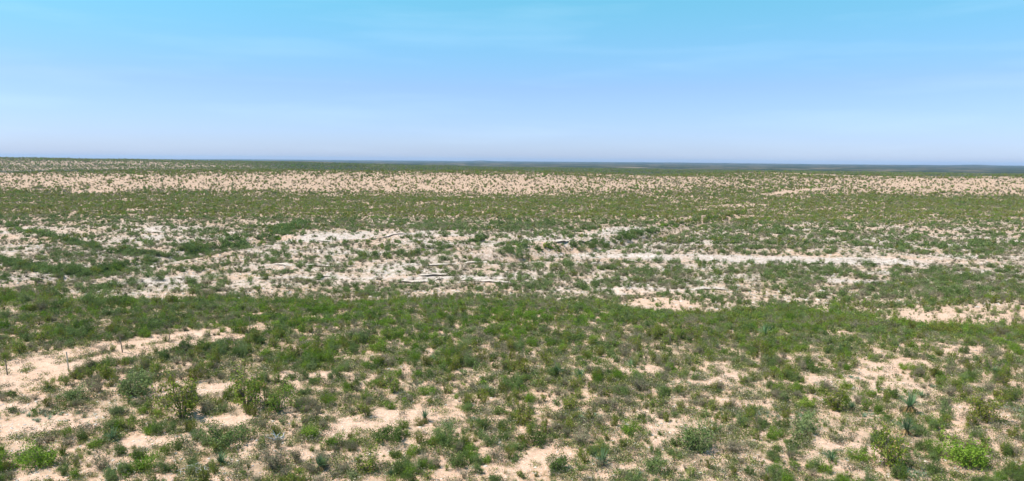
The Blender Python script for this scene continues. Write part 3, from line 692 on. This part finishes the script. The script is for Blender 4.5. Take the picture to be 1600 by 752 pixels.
# ------------------------------------------------------------------ limestone ledges standing out of the far slope
LED = [([(590, 442), (640, 439), (700, 438), (750, 440), (805, 443)], 'longest undercut pale ledge low on the bench slope, centre'),
       ([(640, 431), (680, 430), (712, 432)], 'short pale ledge just above the longest undercut ledge'),
       ([(400, 434), (450, 433), (520, 434)], 'pale ledge left of the longest undercut ledge'),
       ([(412, 378), (450, 377), (500, 377), (560, 376)], 'pale pink ledge at the top of the slope, left of centre'),
       ([(575, 374), (612, 369), (645, 365)], 'white sloping ledge beside a dark bush, centre'),
       ([(865, 378), (900, 377), (935, 375)], 'white ledge at the foot of the bright outcrop, centre'),
       ([(940, 366), (975, 364), (1008, 362)], 'white ledge beside the shrub filled gully'),
       ([(224, 364), (240, 363), (258, 364)], 'upper bright white outcrop on the left slope'),
       ([(226, 374), (242, 373), (260, 373)], 'lower bright white outcrop on the left slope'),
       ([(870, 410), (940, 411), (1010, 410)], 'pale ledge below the long bare strip right of centre'),
       ([(262, 437), (280, 436), (300, 435)], 'pale ledge in the lower left of the bench slope'),
       ([(420, 415), (480, 416), (560, 416)], 'thin pale ledge midway up the bench slope, left of centre'),
       ([(640, 412), (700, 413), (760, 411)], 'thin pale ledge midway up the bench slope, centre'),
       ([(1250, 413), (1330, 412), (1420, 413)], 'low pale ledge below the bare strip on the right'),
       ([(1075, 452), (1120, 452), (1170, 453)], 'low tan ledge on the near side of the dip, right')]
m, t, b = new_mat('ledge_rock'); tcn = t.nodes.new('ShaderNodeTexCoord'); OC = tcn.outputs['Object']
t.links.new(mixc(t, mrange(t, noise(t, 1.2, 6, OC, .7), .42, .6), (.60, .50, .435), (.36, .28, .23)), b.inputs['Base Color'])
bp = t.nodes.new('ShaderNodeBump'); bp.inputs['Strength'].default_value = .8; bp.inputs['Distance'].default_value = .15; t.links.new(noise(t, 2.5, 6, OC), bp.inputs['Height']); t.links.new(bp.outputs[0], b.inputs['Normal']); M['ledge'] = m
for k, (pp, lab) in enumerate(LED):
    W = poly_world(pp, ground_z); L = np.concatenate([[0], np.cumsum(np.hypot(*np.diff(W, axis=0).T))]); n = max(8, int(L[-1] / .7))
    tt_ = np.linspace(0, L[-1], n); cx_, cy_ = np.interp(tt_, L, W[:, 0]), np.interp(tt_, L, W[:, 1])
    cy_ = cy_ + 7 * (fbm(tt_ + 50 * k, tt_ * 0, 7.5, 501, 4) - .5); cz_ = ground_z(cx_, cy_ + .5) - .06
    cz_ = np.convolve(np.pad(cz_, 2, 'edge'), np.ones(5) / 5, 'valid')
    en = np.minimum(1, np.minimum(tt_, L[-1] - tt_) / 3.0); hh = np.clip((fbm(tt_ + 90 * k, tt_ * 0, 4.0, 503, 4) - .40) * 2.6, -.05, .42) * en + .015
    ov = (.10 + .8 * fbm(tt_ + 30 * k, tt_ * 0, 2.2, 505, 2)) * en
    rows_ = []
    for dy, dz, o_ in ((.5, -.5, 0), (.35, .25, 0), (-.1, .62, 1), (-.25, .9, 1), (0, 1.0, 1), (1.6, .9, 0), (3.2, -.1, 0), (3.6, -.9, 0)):
        j_ = .12 * (vnoise(tt_ * 1.9 + 7 * dy, tt_ * 0 + dz * 5, 507 + k) - .5)
        rows_.append(np.stack([cx_ + j_, cy_ + dy - ov * o_ + j_, cz_ + hh * dz + .5 * j_], 1))
    V3 = np.stack(rows_, 1); q_ = 8; org = np.array([cx_.mean(), cy_.mean(), cz_.mean()]); I = np.arange(n * q_).reshape(n, q_)
    Qd = np.stack([I[:-1, :-1], I[1:, :-1], I[1:, 1:], I[:-1, 1:]], -1).reshape(-1, 4)
    o = bpy.data.objects.new('rock_ledge', mesh_np('rock_ledge', V3.reshape(-1, 3) - org, Qd, [M['ledge']])); COL.objects.link(o); o.location = org
    o['label'] = lab; o['category'] = 'rock ledge'; o['group'] = 'limestone ledges on the slope'

# ------------------------------------------------------------------ dead stump, brush pile, straw stalks
DEAD = .62
def crooked(g, p, d, L, r, depth, segs):
    n = 4
    for q in range(n):
        d = d + g.normal(0, .22, 3); d /= np.linalg.norm(d); e = p + d * L / n
        segs.append((p, e, r * (1 - q / n * .5), r * (1 - (q + 1) / n * .5))); p = e
        if depth and g.random() < .7: crooked(g, p, d + g.normal(0, .7, 3), L * .55, r * .45, depth - 1, segs)
def single(name, segs, mat, pu, pv, lab, cat, rz=0, sides=6):
    wx_, wy_ = unproject(pu, pv, ground_z); v_, q_ = tubes(segs, sides)
    o = bpy.data.objects.new(name, mesh_np(name, v_, q_, [mat])); COL.objects.link(o); o.location = (wx_, wy_, float(ground_z(wx_, wy_))); o.rotation_euler = (0, 0, rz); o['label'] = lab; o['category'] = cat
g = np.random.default_rng(3); segs = []
for d in ((-.9, .1, .25), (.1, 0, 1.0), (.7, -.3, .15), (-.3, .2, .8), (.9, .3, .25), (.3, -.6, .2)): crooked(g, np.array([0, 0, .05]), np.array(d, float), .75 * DEAD, .055, 1, segs)
single('dead_stump', segs, M['deadwood'], 432, 692, 'bleached pale dead stump with splayed roots among green shrubs', 'dead stump')
segs = []
for _ in range(60):
    a = g.uniform(0, 6.28); p = np.array([g.normal(0, .35), g.normal(0, .2), g.uniform(.02, .25)]); segs.append((p, p + np.array([np.cos(a) * .4, np.sin(a) * .4, g.normal(0, .08)]), .018, .008))
single('brush_pile', segs, M['deadwood'], 303, 742, 'low tangled pile of grey dead sticks at the bottom edge', 'brush pile', sides=4)
segs = []
for _ in range(40):
    a = g.uniform(0, 6.28); k = g.uniform(0, .3); p = np.array([np.cos(a) * .12, np.sin(a) * .12, -.02]); m_ = p + np.array([np.cos(a) * k, np.sin(a) * k, .7]); segs += [(p, m_, .010, .009), (m_, m_ + np.array([np.cos(a) * k * .6, np.sin(a) * k * .6, g.uniform(.25, .7)]), .009, .012)]
segs = [(a_ * .75, b_ * .75, q_, w_) for a_, b_, q_, w_ in segs]
single('straw_stalks', segs, M['straw'], 992, 574, 'tall bundle of straw coloured dry stalks right of centre', 'dry stalks', sides=4)

# ------------------------------------------------------------------ air
if True:
    bm = bmesh.new(); bmesh.ops.create_cube(bm, size=1)
    z0, z1 = float(Z.min()) - 1.0, 60.0
    for vv in bm.verts: vv.co = Vector((vv.co.x * 25600, vv.co.y * 25600, z0 if vv.co.z < 0 else z1))
    me_ = bpy.data.meshes.new('haze'); bm.to_mesh(me_); bm.free()
    hm = bpy.data.materials.new('haze_air'); hm.use_nodes = True; ht = hm.node_tree; ht.nodes.clear()
    ho = ht.nodes.new('ShaderNodeOutputMaterial'); pv = ht.nodes.new('ShaderNodeVolumePrincipled')
    pv.inputs['Color'].default_value = (.42, .66, 1.0, 1); pv.inputs['Density'].default_value = 5e-5; pv.inputs['Anisotropy'].default_value = 0.1
    ht.links.new(pv.outputs[0], ho.inputs['Volume']); me_.materials.append(hm)
    hz = bpy.data.objects.new('haze', me_); COL.objects.link(hz); hz['kind'] = 'stuff'; hz['label'] = 'thin blue haze over the far plain'
print('SHRUBS', len(X_), 'individual', int(indiv.sum()), 'top', max(D_[indiv]))
